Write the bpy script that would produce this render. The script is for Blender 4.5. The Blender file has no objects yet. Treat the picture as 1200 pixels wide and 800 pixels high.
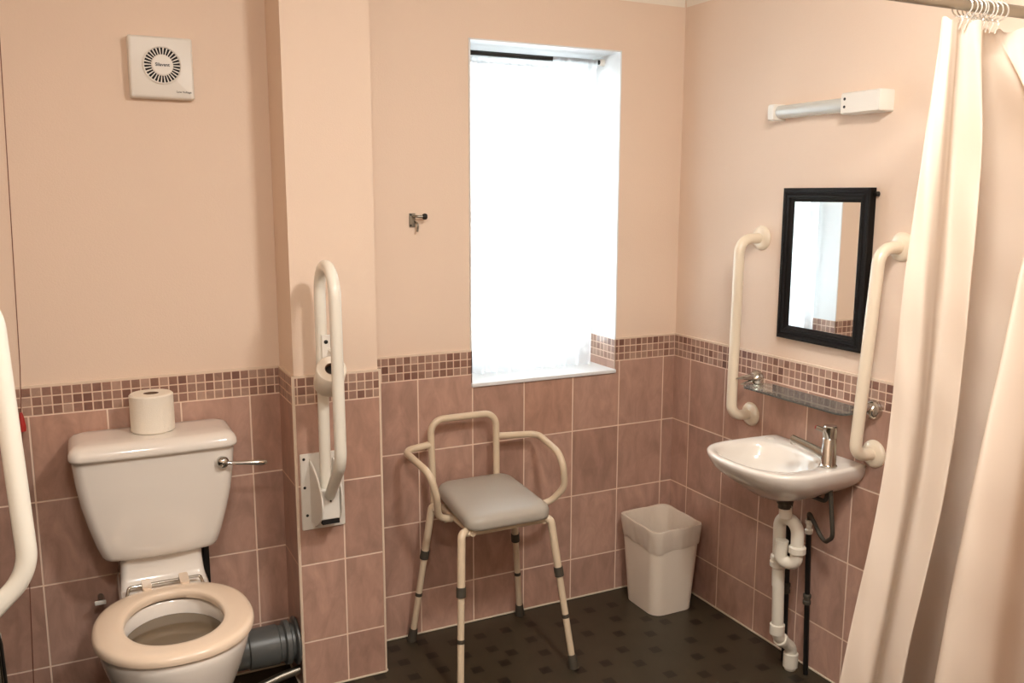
import bpy, bmesh, math, random
from mathutils import Vector, Matrix
random.seed(7)
PI = math.pi
C = bpy.context.scene.collection

# ------------------------------------------------------------------ materials
def sr(r, g, b):
    def f(c):
        c /= 255.0
        return c / 12.92 if c <= .04045 else ((c + .055) / 1.055) ** 2.4
    return (f(r), f(g), f(b), 1)

def new_mat(name):
    m = bpy.data.materials.new(name); m.use_nodes = True
    nt = m.node_tree
    return m, nt, nt.nodes['Principled BSDF']

def mat(name, col, rough=.5, metal=0, coat=0, noise=0, nscale=30, bump=0, bscale=200, spec=None, trans=0, ior=None, sheen=0, alpha=None):
    m, nt, b = new_mat(name)
    b.inputs['Base Color'].default_value = col
    b.inputs['Roughness'].default_value = rough
    b.inputs['Metallic'].default_value = metal
    b.inputs['Coat Weight'].default_value = coat
    b.inputs['Coat Roughness'].default_value = .06
    if trans: b.inputs['Transmission Weight'].default_value = trans
    if ior: b.inputs['IOR'].default_value = ior
    if spec is not None: b.inputs['Specular IOR Level'].default_value = spec
    tc = nt.nodes.new('ShaderNodeTexCoord')
    if noise:
        n = nt.nodes.new('ShaderNodeTexNoise'); n.inputs['Scale'].default_value = nscale; n.inputs['Detail'].default_value = 4
        nt.links.new(tc.outputs['Object'], n.inputs['Vector'])
        mx = nt.nodes.new('ShaderNodeMix'); mx.data_type = 'RGBA'
        mx.inputs[6].default_value = tuple(c * (1 - noise) for c in col[:3]) + (1,)
        mx.inputs[7].default_value = tuple(min(1, c * (1 + noise)) for c in col[:3]) + (1,)
        nt.links.new(n.outputs['Fac'], mx.inputs[0]); nt.links.new(mx.outputs[2], b.inputs['Base Color'])
    if bump:
        n = nt.nodes.new('ShaderNodeTexNoise'); n.inputs['Scale'].default_value = bscale; n.inputs['Detail'].default_value = 5
        nt.links.new(tc.outputs['Object'], n.inputs['Vector'])
        bp = nt.nodes.new('ShaderNodeBump'); bp.inputs['Strength'].default_value = bump; bp.inputs['Distance'].default_value = .002
        nt.links.new(n.outputs['Fac'], bp.inputs['Height']); nt.links.new(bp.outputs['Normal'], b.inputs['Normal'])
    return m

def grid_mat(name, cw, ch, gw, cols, grout, rough, streak=(9, 9, 3), mott=.25, bumpd=.0015):
    """tiles from the UV map (in metres): cell cw x ch, grout width gw, per-tile colour and mottling"""
    m, nt, b = new_mat(name)
    N, L = nt.nodes, nt.links
    uv = N.new('ShaderNodeUVMap')
    sp = N.new('ShaderNodeSeparateXYZ'); L.new(uv.outputs[0], sp.inputs[0])
    def M(op, a, v=None, c=None):
        n = N.new('ShaderNodeMath'); n.operation = op
        for i, q in enumerate((a, v, c)):
            if q is None: continue
            if isinstance(q, (int, float)): n.inputs[i].default_value = q
            else: L.new(q, n.inputs[i])
        return n.outputs[0]
    u = M('DIVIDE', sp.outputs[0], cw); v = M('DIVIDE', sp.outputs[1], ch)
    fu, fv = M('FRACT', u), M('FRACT', v)
    du = M('MULTIPLY', M('MINIMUM', fu, M('SUBTRACT', 1.0, fu)), cw)
    dv = M('MULTIPLY', M('MINIMUM', fv, M('SUBTRACT', 1.0, fv)), ch)
    d = M('MINIMUM', du, dv)
    mr = N.new('ShaderNodeMapRange'); mr.interpolation_type = 'SMOOTHSTEP'
    mr.inputs['From Min'].default_value = gw * .5 - .0004; mr.inputs['From Max'].default_value = gw * .5 + .0006
    L.new(d, mr.inputs['Value'])
    cmb = N.new('ShaderNodeCombineXYZ'); L.new(M('FLOOR', u), cmb.inputs[0]); L.new(M('FLOOR', v), cmb.inputs[1])
    wn = N.new('ShaderNodeTexWhiteNoise'); wn.noise_dimensions = '2D'; L.new(cmb.outputs[0], wn.inputs['Vector'])
    cr = N.new('ShaderNodeValToRGB')
    e = cr.color_ramp.elements
    while len(e) < len(cols): e.new(.5)
    for i, c in enumerate(cols):
        e[i].position = i / max(1, len(cols) - 1); e[i].color = c
    L.new(wn.outputs['Value'], cr.inputs[0])
    # mottling
    ad = N.new('ShaderNodeVectorMath'); ad.operation = 'MULTIPLY_ADD'
    ad.inputs[1].default_value = (37.1, 17.7, 0)
    L.new(cmb.outputs[0], ad.inputs[0]); L.new(uv.outputs[0], ad.inputs[2])
    mp = N.new('ShaderNodeMapping'); mp.inputs['Scale'].default_value = streak; L.new(ad.outputs[0], mp.inputs['Vector'])
    n1 = N.new('ShaderNodeTexNoise'); n1.inputs['Scale'].default_value = 1; n1.inputs['Detail'].default_value = 8; n1.inputs['Roughness'].default_value = .62; n1.inputs['Distortion'].default_value = .6
    L.new(mp.outputs[0], n1.inputs['Vector'])
    r2 = N.new('ShaderNodeMapRange'); r2.inputs['From Min'].default_value = .3; r2.inputs['From Max'].default_value = .7
    r2.inputs['To Min'].default_value = 1 - mott; r2.inputs['To Max'].default_value = 1 + mott
    L.new(n1.outputs['Fac'], r2.inputs['Value'])
    sc = N.new('ShaderNodeVectorMath'); sc.operation = 'SCALE'; L.new(cr.outputs[0], sc.inputs[0]); L.new(r2.outputs[0], sc.inputs['Scale'])
    mx = N.new('ShaderNodeMix'); mx.data_type = 'RGBA'; mx.inputs[6].default_value = grout
    L.new(mr.outputs[0], mx.inputs[0]); L.new(sc.outputs[0], mx.inputs[7]); L.new(mx.outputs[2], b.inputs['Base Color'])
    rr = N.new('ShaderNodeMapRange'); rr.inputs['To Min'].default_value = .85; rr.inputs['To Max'].default_value = rough
    L.new(mr.outputs[0], rr.inputs['Value']); L.new(rr.outputs[0], b.inputs['Roughness'])
    bp = N.new('ShaderNodeBump'); bp.inputs['Distance'].default_value = bumpd; bp.inputs['Strength'].default_value = .6
    L.new(mr.outputs[0], bp.inputs['Height']); L.new(bp.outputs['Normal'], b.inputs['Normal'])
    return m

PAINT = mat('peach_paint', sr(230, 206, 185), .75, bump=.25, bscale=260, noise=.015, nscale=3)
REVEAL = mat('white_gloss_paint', sr(228, 228, 228), .45)
CEIL = mat('ceiling_paint', sr(238, 228, 214), .8)
TILE = grid_mat('rose_brown_wall_tile', .2, .25, .0044, [sr(178, 141, 124), sr(188, 151, 134), sr(169, 133, 117), sr(183, 143, 124)], sr(236, 210, 190), .3, (20, 8, 1), .2)
MOSAIC = grid_mat('brown_mosaic_tile', .0256, .0267, .0034, [sr(118, 82, 70), sr(150, 112, 97), sr(178, 146, 128), sr(132, 95, 80), sr(160, 124, 108)], sr(222, 194, 172), .3, (60, 60, 1), .12)
TRIMW = mat('cream_tile_trim', sr(226, 204, 182), .4)
SEAL = mat('white_sealant', sr(214, 200, 178), .5)
VINYL = mat('dark_olive_vinyl', sr(58, 50, 36), .42, noise=.16, nscale=9, bump=.1, bscale=400)
VINYLD = mat('near_black_vinyl_inset', sr(33, 25, 17), .42)
CER = mat('glazed_ceramic', sr(236, 228, 218), .16, coat=.6, noise=.01, nscale=4)
SEATM = mat('cream_seat_plastic', sr(236, 214, 190), .25, coat=.3)
WHITE = mat('white_plastic', sr(230, 224, 214), .4)
WPIPE = mat('white_pipe_plastic', sr(226, 218, 202), .35)
ENAMEL = mat('white_enamel_tube', sr(236, 230, 216), .28, coat=.3)
CREAM = mat('cream_enamel_tube', sr(216, 196, 168), .32, coat=.2)
CREAMB = mat('ivory_bar_coating', sr(238, 222, 198), .3, coat=.3)
CHROME = mat('chrome', sr(200, 198, 192), .12, metal=1)
STEEL = mat('dull_steel', sr(150, 144, 132), .35, metal=1)
BLACK = mat('black_plastic', sr(16, 14, 13), .35)
BLACKW = mat('black_painted_wood', sr(15, 11, 9), .6, spec=.2)
DARKR = mat('dark_grey_rubber', sr(70, 64, 54), .6)
GREYPIPE = mat('grey_soil_pipe_plastic', sr(84, 86, 84), .38)
VINYLSEAT = mat('grey_padded_vinyl', sr(168, 160, 148), .36, bump=.15, bscale=500)
PAPER = mat('white_tissue_paper', sr(240, 230, 214), .95, bump=.4, bscale=300)
CARD = mat('brown_cardboard', sr(120, 92, 70), .9)
BINM = mat('off_white_bin_plastic', sr(232, 218, 200), .4)
RED = mat('red_cord', sr(120, 70, 54), .6)
REDP = mat('red_plastic', sr(168, 40, 36), .4)
SHADOWGAP = mat('dark_recess', sr(20, 17, 15), .8)
SHADEWATER = mat('shade_brown_water', sr(112, 98, 80), .06)  # brown colour stands in for the shade inside the bowl
GREYTXT = mat('grey_print', sr(90, 84, 74), .6)

def mirror_mat():
    m, nt, b = new_mat('mirror_silvering'); b.inputs['Base Color'].default_value = (.9, .9, .88, 1)
    b.inputs['Metallic'].default_value = 1; b.inputs['Roughness'].default_value = .015
    return m
MIRROR = mirror_mat()

def mix_mat(name, col, rough, kinds, facs):
    """thin sheet materials built from diffuse / translucent / transparent / glossy"""
    m = bpy.data.materials.new(name); m.use_nodes = True; nt = m.node_tree; N, L = nt.nodes, nt.links
    N.remove(N['Principled BSDF']); out = N['Material Output']
    def mk(k):
        if k == 'glossy': n = N.new('ShaderNodeBsdfGlossy'); n.inputs['Roughness'].default_value = rough; n.inputs[0].default_value = (1, 1, 1, 1)
        elif k == 'transparent': n = N.new('ShaderNodeBsdfTransparent'); n.inputs[0].default_value = (1, 1, 1, 1)
        elif k == 'tint': n = N.new('ShaderNodeBsdfTransparent'); n.inputs[0].default_value = col
        elif k == 'translucent': n = N.new('ShaderNodeBsdfTranslucent'); n.inputs[0].default_value = col
        else: n = N.new('ShaderNodeBsdfDiffuse'); n.inputs[0].default_value = col
        return n.outputs[0]
    cur = mk(kinds[0])
    for k, f in zip(kinds[1:], facs):
        mx = N.new('ShaderNodeMixShader')
        if f == 'fresnel':
            fr = N.new('ShaderNodeFresnel'); fr.inputs[0].default_value = 1.45; L.new(fr.outputs[0], mx.inputs[0])
        else: mx.inputs[0].default_value = f
        L.new(cur, mx.inputs[1]); L.new(mk(k), mx.inputs[2]); cur = mx.outputs[0]
    L.new(cur, out.inputs['Surface'])
    return m
GLASS = mix_mat('clear_window_glass', (.97, .99, .98, 1), .02, ['tint', 'glossy'], ['fresnel'])
SHELFG = mix_mat('greenish_shelf_glass', (.90, .94, .91, 1), .03, ['tint', 'glossy', 'diffuse'], ['fresnel', .05])
DIFFUSER = mix_mat('clear_ribbed_diffuser', (.86, .88, .86, 1), .2, ['tint', 'diffuse', 'glossy'], [.45, .12])
LINER = mix_mat('frosted_liner_film', sr(236, 222, 205), .3, ['diffuse', 'translucent', 'glossy'], [.25, .05])
CURT = mix_mat('cream_curtain_fabric', sr(228, 211, 193), .5, ['diffuse', 'translucent', 'glossy'], [.35, .03])
HOOKP = mix_mat('clear_hook_plastic', (.85, .83, .78, 1), .1, ['tint', 'glossy', 'diffuse'], [.25, .25])

def lace_mat():
    m = bpy.data.materials.new('white_net_lace'); m.use_nodes = True; nt = m.node_tree; N, L = nt.nodes, nt.links
    N.remove(N['Principled BSDF']); out = N['Material Output']
    uv = N.new('ShaderNodeTexCoord')
    w = N.new('ShaderNodeTexVoronoi'); w.inputs['Scale'].default_value = 26; L.new(uv.outputs['Object'], w.inputs['Vector'])
    mr = N.new('ShaderNodeMapRange'); mr.inputs['From Max'].default_value = .5; mr.inputs['To Min'].default_value = .12; mr.inputs['To Max'].default_value = .34
    L.new(w.outputs['Distance'], mr.inputs['Value'])
    d = N.new('ShaderNodeBsdfDiffuse'); d.inputs[0].default_value = (.92, .94, .96, 1)
    t = N.new('ShaderNodeBsdfTranslucent'); t.inputs[0].default_value = (.92, .95, .98, 1)
    tr = N.new('ShaderNodeBsdfTransparent')
    m1 = N.new('ShaderNodeMixShader'); m1.inputs[0].default_value = .6; L.new(d.outputs[0], m1.inputs[1]); L.new(t.outputs[0], m1.inputs[2])
    m2 = N.new('ShaderNodeMixShader'); L.new(mr.outputs[0], m2.inputs[0]); L.new(m1.outputs[0], m2.inputs[1]); L.new(tr.outputs[0], m2.inputs[2])
    L.new(m2.outputs[0], out.inputs['Surface'])
    return m
LACE = lace_mat()

def emit_mat(name, col, s):
    m = bpy.data.materials.new(name); m.use_nodes = True; nt = m.node_tree
    nt.nodes.remove(nt.nodes['Principled BSDF']); e = nt.nodes.new('ShaderNodeEmission')
    e.inputs[0].default_value = col; e.inputs[1].default_value = s
    nt.links.new(e.outputs[0], nt.nodes['Material Output'].inputs['Surface']); return m

# ------------------------------------------------------------------ geometry
class G:
    """collects vertices, faces, face slots and face UVs in world metres"""
    def __init__(s): s.v, s.f, s.m, s.uv = [], [], [], {}
    def add(s, vs, fs, slot=0):
        o = len(s.v); s.v += [tuple(x) for x in vs]
        for f in fs: s.f.append(tuple(i + o for i in f)); s.m.append(slot)
        return s
    def quad(s, a, b, c, d, slot=0, uv=None):
        s.add([a, b, c, d], [(0, 1, 2, 3)], slot)
        if uv: s.uv[len(s.f) - 1] = uv
        return s
    def box(s, x0, x1, y0, y1, z0, z1, slot=0):
        vs = [(x, y, z) for z in (z0, z1) for y in (y0, y1) for x in (x0, x1)]
        return s.add(vs, [(0, 2, 3, 1), (4, 5, 7, 6), (0, 1, 5, 4), (2, 6, 7, 3), (0, 4, 6, 2), (1, 3, 7, 5)], slot)
    def loft(s, rings, cap0=True, cap1=True, slot=0, closed=True):
        n = len(rings[0]); assert all(len(r) == n for r in rings); vs = [p for r in rings for p in r]; fs = []
        for i in range(len(rings) - 1):
            for j in range(n if closed else n - 1):
                k = (j + 1) % n
                fs.append((i * n + j, i * n + k, (i + 1) * n + k, (i + 1) * n + j))
        if cap0: fs.append(tuple(reversed(range(n))))
        if cap1: fs.append(tuple(range((len(rings) - 1) * n, len(rings) * n)))
        return s.add(vs, fs, slot)
    def tube(s, pts, r, seg=20, slot=0, cap=True):
        pts = [Vector(p) for p in pts]; n = len(pts)
        rs = r if isinstance(r, (list, tuple)) else [r] * n
        T = []
        for i in range(n):
            a = pts[max(0, i - 1)]; b = pts[min(n - 1, i + 1)]; T.append((b - a).normalized())
        up = Vector((0, 0, 1)) if abs(T[0].z) < .9 else Vector((1, 0, 0))
        nx = T[0].cross(up).normalized(); rings = []
        for i in range(n):
            nx = (nx - T[i] * nx.dot(T[i])).normalized(); ny = T[i].cross(nx)
            rings.append([pts[i] + (nx * math.cos(2 * PI * j / seg) + ny * math.sin(2 * PI * j / seg)) * rs[i] for j in range(seg)])
        return s.loft(rings, cap, cap, slot)
    def lathe(s, c, axis, prof, seg=32, slot=0, cap0=True, cap1=True):
        """prof: list of (distance along axis, radius)"""
        c = Vector(c); a = Vector(axis).normalized()
        up = Vector((0, 0, 1)) if abs(a.z) < .9 else Vector((1, 0, 0))
        nx = a.cross(up).normalized(); ny = a.cross(nx)
        rings = [[c + a * t + (nx * math.cos(2 * PI * j / seg) + ny * math.sin(2 * PI * j / seg)) * max(r, 1e-5) for j in range(seg)] for t, r in prof]
        return s.loft(rings, cap0, cap1, slot)
    def torus(s, c, axis, R, r, seg=40, sg2=12, slot=0):
        c = Vector(c); a = Vector(axis).normalized(); up = Vector((0, 0, 1)) if abs(a.z) < .9 else Vector((1, 0, 0))
        nx = a.cross(up).normalized(); ny = a.cross(nx); rings = []
        for i in range(seg + 1):
            t = 2 * PI * i / seg; d = nx * math.cos(t) + ny * math.sin(t)
            rings.append([c + d * (R + r * math.cos(2 * PI * j / sg2)) + a * r * math.sin(2 * PI * j / sg2) for j in range(sg2)])
        return s.loft(rings, False, False, slot)

def fillet(pts, rad, n=8):
    pts = [Vector(p) for p in pts]; out = [pts[0]]
    rads = rad if isinstance(rad, (list, tuple)) else [rad] * (len(pts) - 2)
    for i in range(1, len(pts) - 1):
        p, a, b = pts[i], pts[i - 1], pts[i + 1]
        u, w = (a - p), (b - p); lu, lw = u.length, w.length; u.normalize(); w.normalize()
        ang = u.angle(w); r = rads[i - 1]
        if r <= 0 or ang > PI - .02: out.append(p); continue
        d = min(r / math.tan(ang / 2), lu * .49, lw * .49); r = d * math.tan(ang / 2)
        bis = (u + w).normalized(); c = p + bis * (r / math.sin(ang / 2))
        s0, s1 = p + u * d - c, p + w * d - c
        for k in range(n + 1):
            t = k / n; om = s0.angle(s1)
            out.append(c + (s0 * math.sin((1 - t) * om) + s1 * math.sin(t * om)) / math.sin(om))
    out.append(pts[-1]); return out

def rrect(x0, x1, y0, y1, r, z, n=6):
    out = []
    for cx, cy, a0 in ((x1 - r, y1 - r, 0), (x0 + r, y1 - r, PI / 2), (x0 + r, y0 + r, PI), (x1 - r, y0 + r, 1.5 * PI)):
        for k in range(n + 1):
            a = a0 + PI / 2 * k / n; out.append((cx + r * math.cos(a), cy + r * math.sin(a), z))
    return out

def sup(cx, cy, a, b, z, e=2.0, N=64, e2=None, b2=None):
    """superellipse ring; e2/b2 apply to the +y half"""
    out = []
    for k in range(N):
        t = 2 * PI * k / N; c, s_ = math.cos(t), math.sin(t)
        ee, bb = (e2 or e, b2 or b) if s_ > 0 else (e, b)
        out.append((cx + a * math.copysign(abs(c) ** (2 / ee), c), cy + bb * math.copysign(abs(s_) ** (2 / ee), s_), z))
    return out

def wl(o):
    return Vector(o.location) + (wl(o.parent) if o.parent else Vector((0, 0, 0)))

def obj(name, g, mats, parent=None, smooth=35, bevel=0, origin=None, seg=2, fixn=True):
    me = bpy.data.meshes.new(name)
    base = Vector(origin) if origin is not None else Vector((0, 0, 0))
    pw = wl(parent) if parent else Vector((0, 0, 0))
    me.from_pydata([Vector(p) - base - pw * (0 if origin is not None else 1) for p in g.v], [], g.f)
    mats = mats if isinstance(mats, (list, tuple)) else [mats]
    for m in mats: me.materials.append(m)
    for p, k in zip(me.polygons, g.m): p.material_index = k
    if g.uv:
        ul = me.uv_layers.new(name='UVMap')
        for fi, uvs in g.uv.items():
            for li, q in zip(me.polygons[fi].loop_indices, uvs): ul.data[li].uv = q
    elif fixn:
        bm = bmesh.new(); bm.from_mesh(me); bmesh.ops.recalc_face_normals(bm, faces=bm.faces); bm.to_mesh(me); bm.free()
    if smooth:
        for p in me.polygons: p.use_smooth = True
        try: me.set_sharp_from_angle(angle=math.radians(smooth))
        except Exception: pass
    o = bpy.data.objects.new(name, me); C.objects.link(o)
    if origin is not None: o.location = base - pw
    if parent: o.parent = parent
    if bevel:
        b = o.modifiers.new('bevel', 'BEVEL'); b.width = bevel; b.segments = seg; b.limit_method = 'ANGLE'; b.angle_limit = math.radians(40)
    return o

def tag(o, label, cat, group=None):
    o['label'] = label; o['category'] = cat
    if group: o['group'] = group
    return o
def thing(name, label, cat, loc, group=None):
    o = bpy.data.objects.new(name, None); C.objects.link(o); o.location = loc; o.empty_display_size = .05
    return tag(o, label, cat, group)
def struct(name, g, m, **k):
    o = obj(name, g, m, **k); o['kind'] = 'structure'; return o

# ------------------------------------------------------------------ room shell
XL, YF, ZC = -2.50, -3.7, 2.285
ZT, ZB, ZR = .989, .909, .659            # mosaic top, mosaic bottom, first tile joint
PX0, PX1, PY = -1.510, -1.243, -.190     # boxed-in pier
TT = .006                                # tiles stand this proud of the paint
WX0, WX1, WZ0, WZ1, WD = -.857, -.270, .877, 2.019, .19

# floor: cells of 49.5 mm, some carry a dark inset square
cell = .0495; ox, oy = -.333, -.111
seen = [(-.333,-.111),(-.378,-.214),(-.43,-.315),(-.481,-.408),(-.484,-.504),(-.582,-.455),(-.29,-.268),(-.335,-.361),(-.383,-.46),(-.236,-.318),(-.432,-.605),(-.143,-.372),(-.235,-.465),(-.287,-.56),(-.334,-.653),(-.183,-.564),(-.236,-.654),(-.088,-.517),(-.043,-.569),(-.138,-.701),
        (-1.184,-.165),(-1.086,-.17),(-1.085,-.068),(-1.054,-.257),(-.883,-.216),(-.832,-.266),(-.881,-.312),(-.927,-.398),(-.728,-.21),(-.73,-.312),(-.781,-.407),(-.532,-.163),(-.623,-.359),(-.68,-.456),(-.582,-.149)]
dark = {(round((x - ox) / cell), round((y - oy) / cell)) for x, y in seen}
i0, i1 = math.ceil((XL - ox) / cell), math.floor((0 - ox) / cell)
j0, j1 = math.ceil((YF - oy) / cell), math.floor((0 - oy) / cell)
for j in range(j1, j0 - 1, -1):
    for i in range(i0 + (j * 3) % 2, i1 + 1):
        if (i, j) in dark: continue
        if all((i + a, j + b) not in dark for a in (-1, 0, 1) for b in (-1, 0, 1)) and random.random() < .8: dark.add((i, j))
g = G()
g.box(XL - .1, .1, YF - .1, .35, -.1, -.0005)
floor = struct('floor', g, VINYL, smooth=0)
g = G()
h = .0185
for i, j in sorted(dark):
    x, y = ox + i * cell, oy + j * cell
    if x - h < XL or x + h > 0 or y + h > 0 or y - h < YF: continue
    g.quad((x - h, y - h, 0), (x + h, y - h, 0), (x + h, y + h, 0), (x - h, y + h, 0))
ins = obj('vinyl_pattern', g, VINYLD, floor, smooth=0); ins['kind'] = 'stuff'

# back wall with the window opening
g = G()
x0, x1 = XL, 0
def wq(xa, xb, za, zb, slot=0): g.quad((xa, TT, za), (xb, TT, za), (xb, TT, zb), (xa, TT, zb), slot)
g.box(XL - .1, WX0, TT, .35, 0, ZC + .1); g.box(WX1, .1, TT, .35, 0, ZC + .1)
g.box(WX0, WX1, TT, .35, 0, WZ0 - .012); g.box(WX0, WX1, TT, .35, WZ1, ZC + .1)
wall_back = struct('wall_back', g, PAINT, smooth=0)
g = G(); g.box(0 + TT, .1, YF, .35, 0, ZC + .1); wall_right = struct('wall_right', g, PAINT, smooth=0)
g = G(); g.box(XL - .1, XL, YF, .35, 0, ZC + .1); wall_left = struct('wall_left', g, PAINT, smooth=0)
g = G(); g.box(XL - .1, .1, YF - .1, YF, 0, ZC + .1); wall_front = struct('wall_front', g, PAINT, smooth=0)
g = G(); g.box(PX0 + TT, PX1 - TT, PY + TT, TT, 0, ZC); wall_pier = struct('wall_pier', g, PAINT, smooth=0)
g = G(); g.box(XL - .1, .1, YF - .1, .35, ZC, ZC + .1); struct('ceiling', g, CEIL, smooth=0)
# door behind the photographer
g = G(); g.box(-1.7, -.85, YF, YF + .03, 0, 2.0); door = struct('door_1', g, WHITE, bevel=.003)
g = G(); g.tube(fillet([(-.93, YF + .03, 1.0), (-.93, YF + .08, 1.0), (-1.04, YF + .08, 1.0)], .012), .009); obj('door_handle', g, CHROME, door)
# coving (quarter-round) along back and right walls and the pier
g = G()
def cove(p0, p1, nrm):
    p0, p1, nrm = Vector(p0), Vector(p1), Vector(nrm); R = .095; rings = []
    for k in range(9):
        a = PI / 2 * k / 8
        off = nrm * (R - R * math.cos(a)) + Vector((0, 0, 1)) * (-(R - R * math.sin(a)))
        rings.append([p0 + off, p1 + off])
    vs = [q for r in rings for q in r]; fs = [(2 * k, 2 * k + 1, 2 * k + 3, 2 * k + 2) for k in range(8)]
    g.add(vs, fs)
cove((PX1, TT - .001, ZC), (0, TT - .001, ZC), (0, -1, 0)); cove((XL, TT - .001, ZC), (PX0, TT - .001, ZC), (0, -1, 0))
cove((TT - .001, 0, ZC), (TT - .001, YF, ZC), (-1, 0, 0))
struct('trim_1', g, CEIL, fixn=False)

def panel(g, o, du, dn, L, z0, z1, uref, vref, step=None):
    """a vertical tiled face starting at o running L along du, UV in metres from the tile grid origin"""
    o, du = Vector(o), Vector(du)
    a = o.copy(); a.z = z0; b = o + du * L; b.z = z0; c = b.copy(); c.z = z1; d = a.copy(); d.z = z1
    ua = o.dot(du) - uref; ub = ua + L
    g.quad(a, b, c, d, 0, [(ua, z0 - vref), (ub, z0 - vref), (ub, z1 - vref), (ua, z1 - vref)])

def tiles(parent, faces):
    """faces: (origin, direction, length, grid u origin, top)"""
    gt, gm, gs = G(), G(), G()
    for o, du, L, ur, top in faces:
        panel(gt, o, du, None, L, 0.0, min(ZB, top), ur, ZR)
        if top > ZB: panel(gm, o, du, None, L, ZB, ZT, ur, ZB)
    t = obj('tile_dado', gt, TILE, parent, smooth=0)
    if gm.f: m = obj('mosaic_border', gm, MOSAIC, parent, smooth=0)

# direction chosen so the quads face the room
tiles(wall_back, [((XL, 0, 0), (1, 0, 0), PX0 - XL, -1.6, ZT),
                  ((PX1, 0, 0), (1, 0, 0), WX0 - PX1, -.052, ZT),
                  ((WX0, 0, 0), (1, 0, 0), WX1 - WX0, -.052, WZ0),
                  ((WX1, 0, 0), (1, 0, 0), 0 - WX1, -.052, ZT)])
tiles(wall_right, [((0, 0, 0), (0, -1, 0), -YF, .1014, ZT)])
tiles(wall_left, [((XL, YF, 0), (0, 1, 0), -YF, .0, ZT)])
tiles(wall_pier, [((PX0, PY, 0), (1, 0, 0), PX1 - PX0, -1.368, ZT),
                  ((PX0, 0, 0), (0, -1, 0), -PY, 0, ZT),
                  ((PX1, PY, 0), (0, 1, 0), -PY, 0, ZT)])
# tile edge caps, corner trims and the floor sealant line
g = G()
g.box(XL, PX0, -.001, TT + .001, ZT, ZT + .006); g.box(PX1, WX0, -.001, TT + .001, ZT, ZT + .006); g.box(WX1, 0, -.001, TT + .001, ZT, ZT + .006)
g.box(-.001, TT + .001, YF, 0, ZT, ZT + .006)
g.box(PX0, PX1, PY - .001, PY + TT + .001, ZT, ZT + .006); g.box(PX0 - .001, PX0 + TT + .001, PY, 0, ZT, ZT + .006)
struct('trim_2', g, TRIMW, smooth=0)
g = G()
g.box(PX0 - .002, PX0 + .007, PY - .002, PY + .007, 0, ZT + .006); g.box(PX1 - .005, PX1 + .002, PY - .002, PY + .005, 0, ZT + .006)
struct('trim_3', g, TRIMW, bevel=.002)
g = G()
g.box(XL, PX0, -.006, 0, 0, .006); g.box(PX1, 0, -.006, 0, 0, .006); g.box(-.006, 0, YF, 0, 0, .006); g.box(PX0, PX1, PY - .006, PY, 0, .006); g.box(PX0 - .006, PX0, PY, 0, 0, .006); g.box(PX1, PX1 + .006, PY, 0, 0, .006)
struct('trim_4', g, SEAL, bevel=.002)

# window reveal lining, sill and mosaic returns
g = G()
g.box(WX0 - .001, WX0 + .004, .0, WD, ZT, WZ1); g.box(WX1 - .004, WX1 + .001, .0, WD, ZT, WZ1)
g.box(WX0, WX1, .0, WD, WZ1 - .004, WZ1 + .001)
rev = struct('trim_5', g, REVEAL, smooth=0)
g = G(); g.box(WX0, WX1, -.008, WD, WZ0 - .014, WZ0); sill = struct('window_sill', g, REVEAL, bevel=.003)
g = G()
panel(g, (WX1 - .004, WD, 0), (0, -1, 0), None, WD, ZB, ZT, 0, ZB); panel(g, (WX0 + .004, 0, 0), (0, 1, 0), None, WD, ZB, ZT, 0, ZB)
obj('mosaic_border', g, MOSAIC, wall_back, smooth=0)
g = G()
panel(g, (WX1 - .004, WD, 0), (0, -1, 0), None, WD, WZ0, ZB, 0, ZR); panel(g, (WX0 + .004, 0, 0), (0, 1, 0), None, WD, WZ0, ZB, 0, ZR)
obj('tile_dado', g, TILE, wall_back, smooth=0)
# sash window
win = bpy.data.objects.new('window_1', None); C.objects.link(win); win.location = ((WX0 + WX1) / 2, WD + .03, WZ0); win['kind'] = 'structure'
g = G(); fw = .045
for xa, xb, za, zb in ((WX0, WX0 + fw, WZ0, WZ1), (WX1 - fw, WX1, WZ0, WZ1), (WX0 + fw, WX1 - fw, WZ0, WZ0 + fw + .02), (WX0 + fw, WX1 - fw, WZ1 - fw, WZ1)):
    g.box(xa, xb, WD, WD + .07, za, zb)
obj('window_frame', g, REVEAL, win, bevel=.003)
zm = 1.44
g = G(); g.box(WX0 + fw, WX1 - fw, WD + .005, WD + .05, zm - .02, zm + .02); obj('meeting_rail', g, REVEAL, win, bevel=.003)
g = G(); g.box(WX0 + fw, WX1 - fw, WD + .025, WD + .029, WZ0 + fw + .02, zm - .02); obj('window_pane', g, GLASS, win, smooth=0)
g = G(); g.box(WX0 + fw, WX1 - fw, WD + .025, WD + .029, zm + .02, WZ1 - fw); obj('window_pane', g, GLASS, win, smooth=0)

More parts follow.
